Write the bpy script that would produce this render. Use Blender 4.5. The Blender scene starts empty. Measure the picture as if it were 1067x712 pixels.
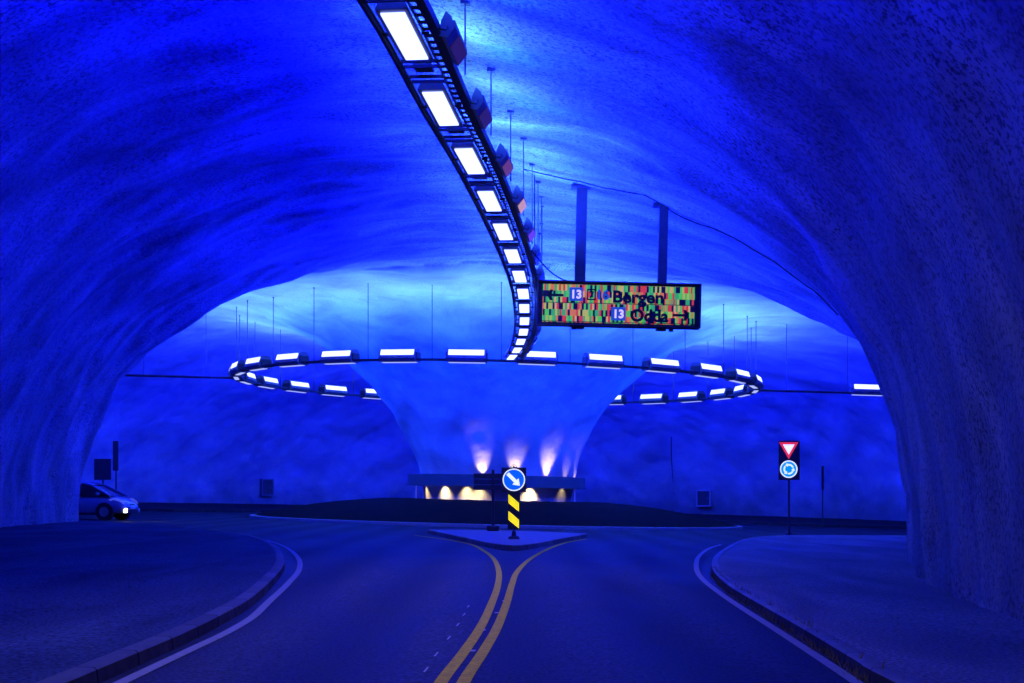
import bpy, bmesh, math, random
import numpy as np
from mathutils import Vector, Matrix
random.seed(7)
R = math.radians
SC = bpy.context.scene
COL = SC.collection
CX, CY = -0.74, 68.4          # centre of the roundabout
SLOPE = -0.0235               # the whole junction falls gently to the right
def G(x): return SLOPE * x

# ------------------------------------------------------------------ materials
def mat(name):
    m = bpy.data.materials.new(name); m.use_nodes = True
    nt = m.node_tree
    return m, nt, nt.nodes['Principled BSDF'], nt.nodes.new, nt.links.new

def simple(name, col, rough=0.5, metal=0.0, vary=0.12, scale=9.0, bump=0.0, emis=None, es=0.0, bscale=None, spec=.4):
    m, nt, b, N, L = mat(name); b.inputs['Specular IOR Level'].default_value = spec
    tc = N('ShaderNodeTexCoord'); no = N('ShaderNodeTexNoise')
    no.inputs['Scale'].default_value = scale; no.inputs['Detail'].default_value = 6
    L(tc.outputs['Object'], no.inputs['Vector'])
    mx = N('ShaderNodeMixRGB'); mx.inputs[1].default_value = tuple(c*(1-vary) for c in col)+(1,)
    mx.inputs[2].default_value = tuple(min(1, c*(1+vary)) for c in col)+(1,)
    L(no.outputs['Fac'], mx.inputs[0]); L(mx.outputs[0], b.inputs['Base Color'])
    b.inputs['Roughness'].default_value = rough; b.inputs['Metallic'].default_value = metal
    if bump:
        bp = N('ShaderNodeBump'); bp.inputs['Strength'].default_value = bump; bp.inputs['Distance'].default_value = 0.02
        if bscale:
            n2 = N('ShaderNodeTexNoise'); n2.inputs['Scale'].default_value = bscale; n2.inputs['Detail'].default_value = 4
            L(tc.outputs['Object'], n2.inputs['Vector']); L(n2.outputs['Fac'], bp.inputs['Height'])
        else: L(no.outputs['Fac'], bp.inputs['Height'])
        L(bp.outputs[0], b.inputs['Normal'])
    if emis:
        b.inputs['Emission Color'].default_value = emis+(1,); b.inputs['Emission Strength'].default_value = es
    return m

def shotcrete(name, base=0.40, streak=(0.16, 1.1, 0.2), speck=0.55, seed=0.0, contrast=1.0, grime=.6):
    """sprayed concrete: pale and dusty with long wipe marks, dark pits and grime low on the wall"""
    m, nt, b, N, L = mat(name)
    tc = N('ShaderNodeTexCoord')
    mp = N('ShaderNodeMapping'); mp.inputs['Scale'].default_value = streak
    mp.inputs['Location'].default_value = (seed, seed*.7, 0); mp.inputs['Rotation'].default_value = (0, 0, R(14))
    L(tc.outputs['Object'], mp.inputs['Vector'])
    s1 = N('ShaderNodeTexNoise'); s1.inputs['Scale'].default_value = 0.9; s1.inputs['Detail'].default_value = 7
    s1.inputs['Roughness'].default_value = 0.62; s1.inputs['Distortion'].default_value = 0.6
    L(mp.outputs[0], s1.inputs['Vector'])
    r1 = N('ShaderNodeValToRGB'); r1.color_ramp.elements[0].position = 0.36; r1.color_ramp.elements[1].position = 0.68
    v0, v1 = base*(1-.5*contrast), base*(1+.3*contrast)
    r1.color_ramp.elements[0].color = (v0*.9, v0*.82, v0, 1); r1.color_ramp.elements[1].color = (v1, v1*1.0, v1, 1)
    L(s1.outputs['Fac'], r1.inputs[0])
    # large patches of paler lime dust
    s2 = N('ShaderNodeTexNoise'); s2.inputs['Scale'].default_value = 0.2; s2.inputs['Detail'].default_value = 5; s2.inputs['Distortion'].default_value = 1.2
    L(tc.outputs['Object'], s2.inputs['Vector'])
    mr = N('ShaderNodeMapRange'); mr.inputs[1].default_value = .35; mr.inputs[2].default_value = .65
    mr.inputs[3].default_value = 1-.5*contrast; mr.inputs[4].default_value = 1.12+.5*contrast
    L(s2.outputs['Fac'], mr.inputs[0])
    m1 = N('ShaderNodeMixRGB'); m1.blend_type = 'MULTIPLY'; m1.inputs[0].default_value = 1
    L(r1.outputs[0], m1.inputs[1]); L(mr.outputs[0], m1.inputs[2])
    # dark pits of the sprayed surface
    pv = N('ShaderNodeTexNoise'); pv.inputs['Scale'].default_value = 15; pv.inputs['Detail'].default_value = 5; pv.inputs['Roughness'].default_value = .78
    L(tc.outputs['Object'], pv.inputs['Vector'])
    pr = N('ShaderNodeValToRGB'); pr.color_ramp.elements[0].position = 0.44; pr.color_ramp.elements[1].position = 0.50
    pr.color_ramp.elements[0].color = (1-speck,)*3+(1,); pr.color_ramp.elements[1].color = (1, 1, 1, 1)
    L(pv.outputs['Fac'], pr.inputs[0])
    m2 = N('ShaderNodeMixRGB'); m2.blend_type = 'MULTIPLY'
    s3 = N('ShaderNodeTexNoise'); s3.inputs['Scale'].default_value = .42; s3.inputs['Detail'].default_value = 3
    L(tc.outputs['Object'], s3.inputs['Vector'])
    k3 = N('ShaderNodeMapRange'); k3.inputs[1].default_value = .38; k3.inputs[2].default_value = .6; k3.inputs[3].default_value = .7; k3.inputs[4].default_value = 1
    L(s3.outputs['Fac'], k3.inputs[0]); L(k3.outputs[0], m2.inputs[0])
    L(m1.outputs[0], m2.inputs[1]); L(pr.outputs[0], m2.inputs[2])
    # grime thrown up by traffic, blotchy, on the lowest metres
    ge = N('ShaderNodeNewGeometry'); sx = N('ShaderNodeSeparateXYZ'); L(ge.outputs['Position'], sx.inputs[0])
    gn = N('ShaderNodeTexNoise'); gn.inputs['Scale'].default_value = .55; gn.inputs['Detail'].default_value = 6
    L(tc.outputs['Object'], gn.inputs['Vector'])
    ga = N('ShaderNodeMath'); ga.operation = 'MULTIPLY_ADD'; ga.inputs[1].default_value = 3.6; L(gn.outputs['Fac'], ga.inputs[0]); 
    gs = N('ShaderNodeMath'); gs.operation = 'MULTIPLY'; gs.inputs[1].default_value = -1; L(sx.outputs[2], gs.inputs[0])
    L(gs.outputs[0], ga.inputs[2])
    gr = N('ShaderNodeMapRange'); gr.inputs[1].default_value = -.5; gr.inputs[2].default_value = 1.4; gr.inputs[3].default_value = 0; gr.inputs[4].default_value = grime
    L(ga.outputs[0], gr.inputs[0])
    m3 = N('ShaderNodeMixRGB'); m3.inputs[2].default_value = (.055, .05, .052, 1)
    L(gr.outputs[0], m3.inputs[0]); L(m2.outputs[0], m3.inputs[1])
    L(m3.outputs[0], b.inputs['Base Color'])
    b.inputs['Roughness'].default_value = .82; b.inputs['Specular IOR Level'].default_value = .25
    b1 = N('ShaderNodeBump'); b1.inputs['Strength'].default_value = min(.9, .15+1.05*contrast); b1.inputs['Distance'].default_value = .07
    n1 = N('ShaderNodeTexNoise'); n1.inputs['Scale'].default_value = 6; n1.inputs['Detail'].default_value = 8; n1.inputs['Roughness'].default_value = .7
    L(tc.outputs['Object'], n1.inputs['Vector']); L(n1.outputs['Fac'], b1.inputs['Height'])
    b2 = N('ShaderNodeBump'); b2.inputs['Strength'].default_value = .35*contrast; b2.inputs['Distance'].default_value = .12
    n2 = N('ShaderNodeTexNoise'); n2.inputs['Scale'].default_value = 1.3; n2.inputs['Detail'].default_value = 3
    L(mp.outputs[0], n2.inputs['Vector']); L(n2.outputs['Fac'], b2.inputs['Height']); L(b1.outputs[0], b2.inputs['Normal'])
    L(b2.outputs[0], b.inputs['Normal'])
    return m

def asphalt(name, v=.05, rough=.55, fine=34., patch=.5, tint=(.7, .85, 1.08), tracks=0):
    m, nt, b, N, L = mat(name)
    tc = N('ShaderNodeTexCoord')
    a = N('ShaderNodeTexNoise'); a.inputs['Scale'].default_value = .45; a.inputs['Detail'].default_value = 6; a.inputs['Distortion'].default_value = .8
    mp = N('ShaderNodeMapping'); mp.inputs['Scale'].default_value = (1.6, .35, 1); L(tc.outputs['Object'], mp.inputs[0]); L(mp.outputs[0], a.inputs['Vector'])
    c = N('ShaderNodeTexNoise'); c.inputs['Scale'].default_value = fine; c.inputs['Detail'].default_value = 3
    L(tc.outputs['Object'], c.inputs['Vector'])
    r1 = N('ShaderNodeMapRange'); r1.inputs[1].default_value = .3; r1.inputs[2].default_value = .7; r1.inputs[3].default_value = v*(1-patch); r1.inputs[4].default_value = v*(1+patch)
    L(a.outputs['Fac'], r1.inputs[0])
    r2 = N('ShaderNodeMapRange'); r2.inputs[1].default_value = .3; r2.inputs[2].default_value = .72; r2.inputs[3].default_value = .3; r2.inputs[4].default_value = 2.1
    L(c.outputs['Fac'], r2.inputs[0])
    mu = N('ShaderNodeMath'); mu.operation = 'MULTIPLY'; L(r1.outputs[0], mu.inputs[0]); L(r2.outputs[0], mu.inputs[1])
    if tracks:   # faint bands worn by tyres along the lanes
        wv = N('ShaderNodeTexWave'); wv.bands_direction = 'X'; wv.inputs['Scale'].default_value = .22; wv.inputs['Distortion'].default_value = 2.2
        wv.inputs['Detail'].default_value = 2; wv.inputs['Detail Scale'].default_value = .25
        L(tc.outputs['Object'], wv.inputs['Vector'])
        wr = N('ShaderNodeMapRange'); wr.inputs[3].default_value = .68; wr.inputs[4].default_value = 1.25; L(wv.outputs['Fac'], wr.inputs[0])
        m9 = N('ShaderNodeMath'); m9.operation = 'MULTIPLY'; L(mu.outputs[0], m9.inputs[0]); L(wr.outputs[0], m9.inputs[1]); mu = m9
    cc = N('ShaderNodeCombineColor')
    for i, k in enumerate(tint):
        q = N('ShaderNodeMath'); q.operation = 'MULTIPLY'; q.inputs[1].default_value = k; L(mu.outputs[0], q.inputs[0]); L(q.outputs[0], cc.inputs[i])
    L(cc.outputs[0], b.inputs['Base Color'])
    rr = N('ShaderNodeMapRange'); rr.inputs[1].default_value = .3; rr.inputs[2].default_value = .7; rr.inputs[3].default_value = rough+.1; rr.inputs[4].default_value = rough+.3
    L(a.outputs['Fac'], rr.inputs[0]); L(rr.outputs[0], b.inputs['Roughness'])
    b.inputs['Specular IOR Level'].default_value = .05
    bp = N('ShaderNodeBump'); bp.inputs['Strength'].default_value = .5; bp.inputs['Distance'].default_value = .012
    L(c.outputs['Fac'], bp.inputs['Height']); L(bp.outputs[0], b.inputs['Normal'])
    return m

def worn_paint(name, col, under=(.05, .05, .05), wear=.45):
    m, nt, b, N, L = mat(name)
    tc = N('ShaderNodeTexCoord')
    n = N('ShaderNodeTexNoise'); n.inputs['Scale'].default_value = 14; n.inputs['Detail'].default_value = 8; n.inputs['Roughness'].default_value = .8
    L(tc.outputs['Object'], n.inputs['Vector'])
    w = N('ShaderNodeTexWave'); w.inputs['Scale'].default_value = 5.5; w.inputs['Distortion'].default_value = 1.5; w.bands_direction = 'Y'
    L(tc.outputs['Object'], w.inputs['Vector'])
    ad = N('ShaderNodeMath'); ad.operation = 'MULTIPLY_ADD'; ad.inputs[1].default_value = .12; L(w.outputs['Fac'], ad.inputs[0]); L(n.outputs['Fac'], ad.inputs[2])
    r = N('ShaderNodeValToRGB'); r.color_ramp.elements[0].position = wear-.1; r.color_ramp.elements[1].position = wear+.12
    r.color_ramp.elements[0].color = tuple(.45*c+.55*u for c, u in zip(col, under))+(1,); r.color_ramp.elements[1].color = col+(1,)
    L(ad.outputs[0], r.inputs[0]); L(r.outputs[0], b.inputs['Base Color']); b.inputs['Roughness'].default_value = .8; b.inputs['Specular IOR Level'].default_value = .03
    return m

def glow(name, col, s, back=(.6, .6, .6)):
    m, nt, b, N, L = mat(name)
    b.inputs['Base Color'].default_value = back+(1,); b.inputs['Roughness'].default_value = .4
    b.inputs['Emission Color'].default_value = col+(1,); b.inputs['Emission Strength'].default_value = s
    return m

M = {}
M['vault'] = shotcrete('sprayed_concrete_tunnel', .42, speck=.8, contrast=.72, grime=.3)
M['hall'] = shotcrete('sprayed_concrete_hall', .44, streak=(.25, .5, .5), speck=.2, seed=5, contrast=.36)
M['pillar'] = shotcrete('sprayed_concrete_pillar', .44, streak=(.5, .5, .2), speck=.15, seed=9, contrast=.4)
M['asphalt'] = asphalt('road_asphalt', .037, .55, tracks=1)
M['gutter'] = asphalt('dark_gutter_asphalt', .02, .42)  # darker asphalt for the strip between edge line and kerb
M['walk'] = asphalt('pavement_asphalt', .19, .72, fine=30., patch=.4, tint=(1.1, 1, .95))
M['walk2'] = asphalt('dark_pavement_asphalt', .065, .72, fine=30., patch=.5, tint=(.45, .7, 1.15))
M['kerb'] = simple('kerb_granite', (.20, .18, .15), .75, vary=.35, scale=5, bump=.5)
M['kerb_shade'] = simple('shaded_kerb_face', (.045, .042, .036), .9, vary=.5, scale=6, bump=.5, spec=.05)  # shade of the kerb's side face put into its colour
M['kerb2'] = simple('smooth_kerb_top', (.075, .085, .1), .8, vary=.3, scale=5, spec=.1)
M['kerbw'] = simple('pale_kerb', (.33, .33, .33), .6, vary=.3, scale=4)
M['soil'] = simple('dark_gravel', (.012, .011, .010), .95, vary=.6, scale=6, bump=1.0, bscale=11, spec=.03)
M['verge'] = simple('verge_gravel', (.04, .04, .04), .9, vary=.5, scale=3, bump=.8, bscale=9, spec=.03)
M['yellow'] = worn_paint('yellow_road_paint', (.85, .60, .006), (.10, .07, .004), .52)
M['white'] = worn_paint('white_road_paint', (.5, .45, .42))
M['white2'] = worn_paint('grey_white_road_paint', (.26, .28, .33))  # greyer, slightly bluish white for the left edge line
M['steel'] = simple('galvanised_steel', (.22, .23, .25), .45, .7, vary=.25, scale=12)
M['dark'] = simple('dark_painted_steel', (.045, .045, .05), .5, .2, vary=.3)
M['black'] = simple('black_plastic', (.015, .015, .017), .5, vary=.3)
M['housing'] = simple('lamp_housing', (.16, .17, .19), .5, .3, vary=.2)
M['floodbody'] = simple('grey_blue_casting', (.16, .2, .32), .5, .2, vary=.2)
M['postblue'] = simple('dull_grey_steel', (.07, .07, .08), .7, .0, vary=.3, spec=.1)
M['debris'] = simple('dry_grass_and_grit', (.17, .13, .06), .95, vary=.6, scale=30, bump=1, bscale=60)
M['panel'] = glow('lit_lamp_glass', (.21, .26, 1.0), 5.0, (.3, .3, .3))
M['panel2'] = glow('lit_ring_diffuser', (.42, .5, 1.0), 1.0, (.3, .3, .3))
M['flood'] = glow('lit_flood_glass', (.2, .24, 1.0), 5.2, (.3, .3, .3))

def add_joints(m, pitch=1.0):
    nt = m.node_tree; b = nt.nodes['Principled BSDF']; N = nt.nodes.new; L = nt.links.new
    src = b.inputs['Base Color'].links[0].from_socket
    tc = N('ShaderNodeTexCoord'); sp = N('ShaderNodeSeparateXYZ'); L(tc.outputs['Object'], sp.inputs[0])
    a = N('ShaderNodeMath'); a.operation = 'MULTIPLY'; a.inputs[1].default_value = 1/pitch; L(sp.outputs[1], a.inputs[0])
    f = N('ShaderNodeMath'); f.operation = 'FRACT'; L(a.outputs[0], f.inputs[0])
    g = N('ShaderNodeMath'); g.operation = 'LESS_THAN'; g.inputs[1].default_value = .03; L(f.outputs[0], g.inputs[0])
    fl = N('ShaderNodeMath'); fl.operation = 'FLOOR'; L(a.outputs[0], fl.inputs[0])
    wn = N('ShaderNodeTexWhiteNoise'); wn.noise_dimensions = '1D'; L(fl.outputs[0], wn.inputs['W'])
    mr = N('ShaderNodeMapRange'); mr.inputs[3].default_value = .7; mr.inputs[4].default_value = 1.2; L(wn.outputs['Value'], mr.inputs[0])
    m1 = N('ShaderNodeMixRGB'); m1.blend_type = 'MULTIPLY'; m1.inputs[0].default_value = 1; L(src, m1.inputs[1]); L(mr.outputs[0], m1.inputs[2])
    m2 = N('ShaderNodeMixRGB'); m2.inputs[2].default_value = (.01, .01, .01, 1); L(g.outputs[0], m2.inputs[0]); L(m1.outputs[0], m2.inputs[1])
    L(m2.outputs[0], b.inputs['Base Color'])
add_joints(M['kerb']); add_joints(M['kerb2']); add_joints(M['kerb_shade'])

# ------------------------------------------------------------------ helpers
def props(o, label=None, cat=None, group=None, kind=None):
    if label: o['label'] = label
    if cat: o['category'] = cat
    if group: o['group'] = group
    if kind: o['kind'] = kind
    return o
def empty(name, loc, rz=0, **k):
    o = bpy.data.objects.new(name, None); COL.objects.link(o); o.location = loc; o.rotation_euler = (0, 0, rz)
    o.empty_display_size = .2
    return props(o, **k)
def link(name, me, parent=None, material=None):
    o = bpy.data.objects.new(name, me); COL.objects.link(o)
    if parent: o.parent = parent
    if material: me.materials.append(material)
    return o
class MB:
    def __init__(s): s.bm = bmesh.new()
    def box(s, c, size, rot=None, bev=0):
        vs = bmesh.ops.create_cube(s.bm, size=1)['verts']
        mt = Matrix.Translation(c) @ (rot.to_4x4() if rot else Matrix()) @ Matrix.Diagonal((*size, 1))
        bmesh.ops.transform(s.bm, matrix=mt, verts=vs)
        if bev:
            es = list({e for v in vs for e in v.link_edges})
            bmesh.ops.bevel(s.bm, geom=es, offset=bev, segments=2, affect='EDGES', profile=.5)
        return s
    def tube(s, a, b, r, n=10, r2=None):
        a = Vector(a); b = Vector(b); d = b-a
        vs = bmesh.ops.create_cone(s.bm, cap_ends=True, segments=n, radius1=r, radius2=r if r2 is None else r2, depth=d.length)['verts']
        bmesh.ops.transform(s.bm, matrix=Matrix.Translation((a+b)/2) @ d.to_track_quat('Z', 'Y').to_matrix().to_4x4(), verts=vs)
        return s
    def path(s, pts, r, n=8):
        pts = [Vector(p) for p in pts]; rings = []
        for i, p in enumerate(pts):
            t = (pts[min(i+1, len(pts)-1)]-pts[max(i-1, 0)]).normalized()
            q = t.to_track_quat('Z', 'Y').to_matrix()
            rings.append([s.bm.verts.new(p+q@Vector((r*math.cos(2*math.pi*k/n), r*math.sin(2*math.pi*k/n), 0))) for k in range(n)])
        for A, B in zip(rings, rings[1:]):
            # keep rings aligned
            best = min(range(n), key=lambda o: (A[0].co-B[o].co).length)
            B[:] = B[best:]+B[:best]
            for k in range(n): s.bm.faces.new((A[k], A[(k+1) % n], B[(k+1) % n], B[k]))
        s.bm.faces.new(rings[0][::-1]); s.bm.faces.new(rings[-1]); return s
    def prism(s, poly, ext, frame):
        """poly: 2-D points; frame(u,v,w)->Vector; extruded from w=0 to ext"""
        a = [s.bm.verts.new(frame(u, v, 0)) for u, v in poly]; b = [s.bm.verts.new(frame(u, v, ext)) for u, v in poly]
        s.bm.faces.new(a); s.bm.faces.new(b[::-1]); n = len(poly)
        for i in range(n): s.bm.faces.new((a[i], b[i], b[(i+1) % n], a[(i+1) % n]))
        return s
    def sweep(s, pts, prof, closed=False, shear=True):
        """prof: (offset to the right of travel, z) list, swept along a plan polyline"""
        pts = [Vector((p[0], p[1])) for p in pts]; rows = []; n = len(pts)
        for i, p in enumerate(pts):
            if closed: t = pts[(i+1) % n]-pts[i-1]
            else: t = pts[min(i+1, n-1)]-pts[max(i-1, 0)]
            t.normalize(); rt = Vector((t.y, -t.x))
            rows.append([s.bm.verts.new((p.x+rt.x*u, p.y+rt.y*u, z+(G(p.x+rt.x*u) if shear else 0))) for u, z in prof])
        rng = range(n if closed else n-1)
        for i in rng:
            A, B = rows[i], rows[(i+1) % n]
            for k in range(len(prof)-1): s.bm.faces.new((A[k], B[k], B[k+1], A[k+1]))
        return s
    def poly(s, pts, z, shear=True):
        vs = [s.bm.verts.new((x, y, z+(G(x) if shear else 0))) for x, y in pts]
        s.bm.faces.new(vs); return s
    def build(s, name, m, parent=None, smooth=False, angle=None):
        bmesh.ops.recalc_face_normals(s.bm, faces=s.bm.faces[:])
        me = bpy.data.meshes.new(name); s.bm.to_mesh(me); s.bm.free()
        if smooth or angle:
            me.shade_smooth()
            if angle: me.set_sharp_from_angle(angle=R(angle))
        return link(name, me, parent, m)
def up(o):
    """open sheets must face up"""
    me = o.data
    if sum(p.normal.z*p.area for p in me.polygons) < 0: me.flip_normals()
    return o
def spline(pts, step=.35):
    """Catmull-Rom through plan points"""
    P = [Vector(p) for p in pts]; P = [2*P[0]-P[1]]+P+[2*P[-1]-P[-2]]; out = []
    for i in range(1, len(P)-2):
        n = max(2, int((P[i+1]-P[i]).length/step))
        for k in range(n):
            t = k/n; a, b, c, d = P[i-1:i+3]
            out.append(.5*((2*b)+(c-a)*t+(2*a-5*b+4*c-d)*t*t+(3*b-a-3*c+d)*t**3))
    out.append(P[-2]); return out

# ------------------------------------------------------------------ the cavern as one implicit surface
YS = [-14, 0, 13.5, 22.6, 31.5, 39, 50, 58]
LW = [-6.2, -7, -8.8, -10.6, -12.4, -13.7, -14.7, -14.9]
RW = [4.0, 4.2, 4.9, 6.35, 9.0, 12.5, 16.0, 18.0]
HH = [7.0, 7.2, 7.55, 8.05, 8.75, 9.3, 9.9, 10.0]
NEXP = 2.2
def smoothstep_interp(y, ys, vs):
    # gently smoothed piecewise-linear interpolation
    r = 0
    for d, w in ((-2.2, .25), (0, .5), (2.2, .25)): r = r+w*np.interp(y+d, ys, vs)
    return r
def smin(a, b, k):
    h = np.clip(.5+.5*(b-a)/k, 0, 1)
    return b*(1-h)+a*h-k*h*(1-h)
def bumps(x, y, z):
    r = 0
    rs = np.random.RandomState(3)
    for f, a in ((.75, .075), (1.3, .06), (2.2, .035), (3.7, .02)):
        for j in range(4):
            d = rs.normal(size=3); d /= np.linalg.norm(d); ph = rs.rand()*6.28
            r = r+a*np.sin((d[0]*x+d[1]*y+d[2]*z)*f*2+ph+1.3*np.sin((d[1]*x-d[0]*y+d[2]*z)*f*.8+ph*2))
    return r*.36
def fields(x, y, z):
    zp = np.abs(z)
    l = smoothstep_interp(y, YS, LW); r = smoothstep_interp(y, YS, RW); h = smoothstep_interp(y, YS, HH)
    xa = (l+r)/2; a = (r-l)/2
    nt_e = np.where(x > xa, 2.6, NEXP); hr = h*(1-.12*np.clip((x-xa)/a, 0, 1.1))
    q = (np.abs((x-xa)/a)**nt_e+(zp/hr)**nt_e)**(1/nt_e)
    ft = (q-1)*np.minimum(a, h)
    ft = np.maximum(ft, np.maximum(y-53, -10-y))
    dx = x-CX; dy = y-CY; rho = np.sqrt(dx*dx+dy*dy)+1e-6
    rout = 26+2.0*dy/rho
    t = rho-14.0
    ai = np.where(t < 0, 10.47, rout-14.0)
    nx_ = np.where(t < 0, 2.06, NEXP)
    q = (np.abs(t/ai)**nx_+(zp/9.75)**nx_)**(1/nx_)
    fh = (q-1)*9.75
    q = (np.abs((y-67.5)/8.5)**NEXP+(zp/8.3)**NEXP)**(1/NEXP)
    fs = np.maximum((q-1)*8.3, np.maximum(19.5-np.abs(dx), np.abs(dx)-44))
    fh = smin(fh, fs, 1.5)
    return ft, fh
def F(x, y, z):
    ft, fh = fields(x, y, z)
    return smin(ft, fh, .9)+bumps(x, y, z)
def ceil_z(x, y):
    zs = np.linspace(1.5, 12, 600); v = F(np.full(600, x), np.full(600, y), zs)
    i = int(np.argmax(v > 0)); return float(zs[i])+G(x)
def axis(*segs):
    out = []
    for a, b, h in segs: out += list(np.arange(a, b-1e-6, h))
    return np.array(out+[segs[-1][1]])
def surface():
    xs = axis((-46, -18, .8), (-18, 14, .28), (14, 46, .8))
    ys = axis((-11, 36, .28), (36, 100, .42)); zs = axis((-.9, 11.4, .28))
    X, Y, Z = np.meshgrid(xs, ys, zs, indexing='ij')
    V = F(X, Y, Z).astype(np.float32)
    nx, ny, nz = V.shape; S = V < 0
    cs = np.zeros((nx-1, ny-1, nz-1), np.int8)
    for i in (0, 1):
        for j in (0, 1):
            for k in (0, 1): cs += S[i:nx-1+i, j:ny-1+j, k:nz-1+k]
    act = (cs > 0) & (cs < 8)
    I, J, K = np.nonzero(act); idx = -np.ones(act.shape, np.int64); idx[act] = np.arange(len(I))
    acc = np.zeros((len(I), 3)); cnt = np.zeros(len(I))
    cor = [(i, j, k) for i in (0, 1) for j in (0, 1) for k in (0, 1)]
    for a in range(8):
        for b in range(a+1, 8):
            ca, cb = cor[a], cor[b]
            if sum(abs(p-q) for p, q in zip(ca, cb)) != 1: continue
            va = V[I+ca[0], J+ca[1], K+ca[2]]; vb = V[I+cb[0], J+cb[1], K+cb[2]]
            m = (va < 0) != (vb < 0); t = np.where(m, va/(va-vb+1e-12), 0)
            pa = np.stack((xs[I+ca[0]], ys[J+ca[1]], zs[K+ca[2]]), 1); pb = np.stack((xs[I+cb[0]], ys[J+cb[1]], zs[K+cb[2]]), 1)
            acc += (pa+(pb-pa)*t[:, None])*m[:, None]; cnt += m
    P = acc/cnt[:, None]
    quads = []
    for ax in range(3):
        sl0 = [slice(None)]*3; sl1 = [slice(None)]*3
        sl0[ax] = slice(0, -1); sl1[ax] = slice(1, None)
        e = S[tuple(sl0)] != S[tuple(sl1)]; neg = S[tuple(sl0)]
        i, j, k = np.nonzero(e); nb = [c for c in range(3) if c != ax]
        c3 = [i, j, k]; ok = np.ones(len(i), bool)
        for c in nb: ok &= (c3[c] > 0) & (c3[c] < V.shape[c]-1)
        i, j, k = i[ok], j[ok], k[ok]; fl = neg[i, j, k]
        def at(o1, o2):
            q = [i.copy(), j.copy(), k.copy()]; q[nb[0]] = q[nb[0]]-o1; q[nb[1]] = q[nb[1]]-o2
            return idx[q[0], q[1], q[2]]
        Q = np.stack((at(1, 1), at(0, 1), at(0, 0), at(1, 0)), 1)
        if ax == 1: Q = Q[:, ::-1]
        Q = np.where(fl[:, None], Q[:, ::-1], Q)   # towards the air
        quads.append(Q)
    Q = np.concatenate(quads)
    Q = Q[(Q >= 0).all(1)]
    return P, Q
P, Q = surface()
e = .03
gx = F(P[:, 0]+e, P[:, 1], P[:, 2])-F(P[:, 0]-e, P[:, 1], P[:, 2])
gy = F(P[:, 0], P[:, 1]+e, P[:, 2])-F(P[:, 0], P[:, 1]-e, P[:, 2])
gz = F(P[:, 0], P[:, 1], P[:, 2]+e)-F(P[:, 0], P[:, 1], P[:, 2]-e)
NRM = -np.stack((gx, gy, gz), 1); NRM /= np.linalg.norm(NRM, axis=1)[:, None]+1e-9
ft, fh = fields(P[:, 0], P[:, 1], P[:, 2])
rho = np.hypot(P[:, 0]-CX, P[:, 1]-CY)
vclass = np.where(ft < fh, 0, 1)
vclass = np.where(rho < 11.0, 2, vclass)
qc = np.median(vclass[Q], axis=1).astype(int)
for ci, (nm, mt, lab) in enumerate((('tunnel_vault', 'vault', 'blue lit sprayed concrete walls and vault of the wide approach tunnel'),
                                    ('hall_vault', 'hall', 'blue lit sprayed concrete walls and ceiling round the roundabout hall'),
                                    ('rock_pillar', 'pillar', 'thick flaring concrete pillar rising from the middle of the roundabout'))):
    q = Q[qc == ci]; u, inv = np.unique(q, return_inverse=True); inv = inv.reshape(q.shape)
    p = P[u].copy(); p[:, 2] += SLOPE*p[:, 0]
    me = bpy.data.meshes.new(nm)
    me.vertices.add(len(p)); me.vertices.foreach_set('co', p.astype(np.float32).ravel())
    me.loops.add(inv.size); me.loops.foreach_set('vertex_index', inv.astype(np.int32).ravel())
    me.polygons.add(len(inv)); me.polygons.foreach_set('loop_start', np.arange(0, inv.size, 4, dtype=np.int32))
    me.update(calc_edges=True); me.validate()
    me.shade_smooth()
    fn = np.zeros(len(me.polygons)*3, np.float32); me.polygons.foreach_get('normal', fn); fn = fn.reshape(-1, 3)
    if (fn*NRM[q[:len(fn), 0]]).sum() < 0: me.flip_normals()
    me.normals_split_custom_set_from_vertices([tuple(v) for v in NRM[u]])
    o = link(nm, me, None, M[mt]); props(o, label=lab, kind='structure')

# ------------------------------------------------------------------ ground
def st(o, label=None): o['kind'] = 'structure'; (label and o.__setitem__('label', label)); return o
mb = MB()
for i in range(20):
    x0, x1 = -50+i*5, -45+i*5
    for y0, y1 in ((-14, 40), (40, 104)):
        vs = [mb.bm.verts.new((x, y, G(x))) for x, y in ((x0, y0), (x1, y0), (x1, y1), (x0, y1))]; mb.bm.faces.new(vs)
bmesh.ops.remove_doubles(mb.bm, verts=mb.bm.verts[:], dist=.001)
st(up(mb.build('road', M['asphalt'])), 'dark asphalt carriageway lit blue')

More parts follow.
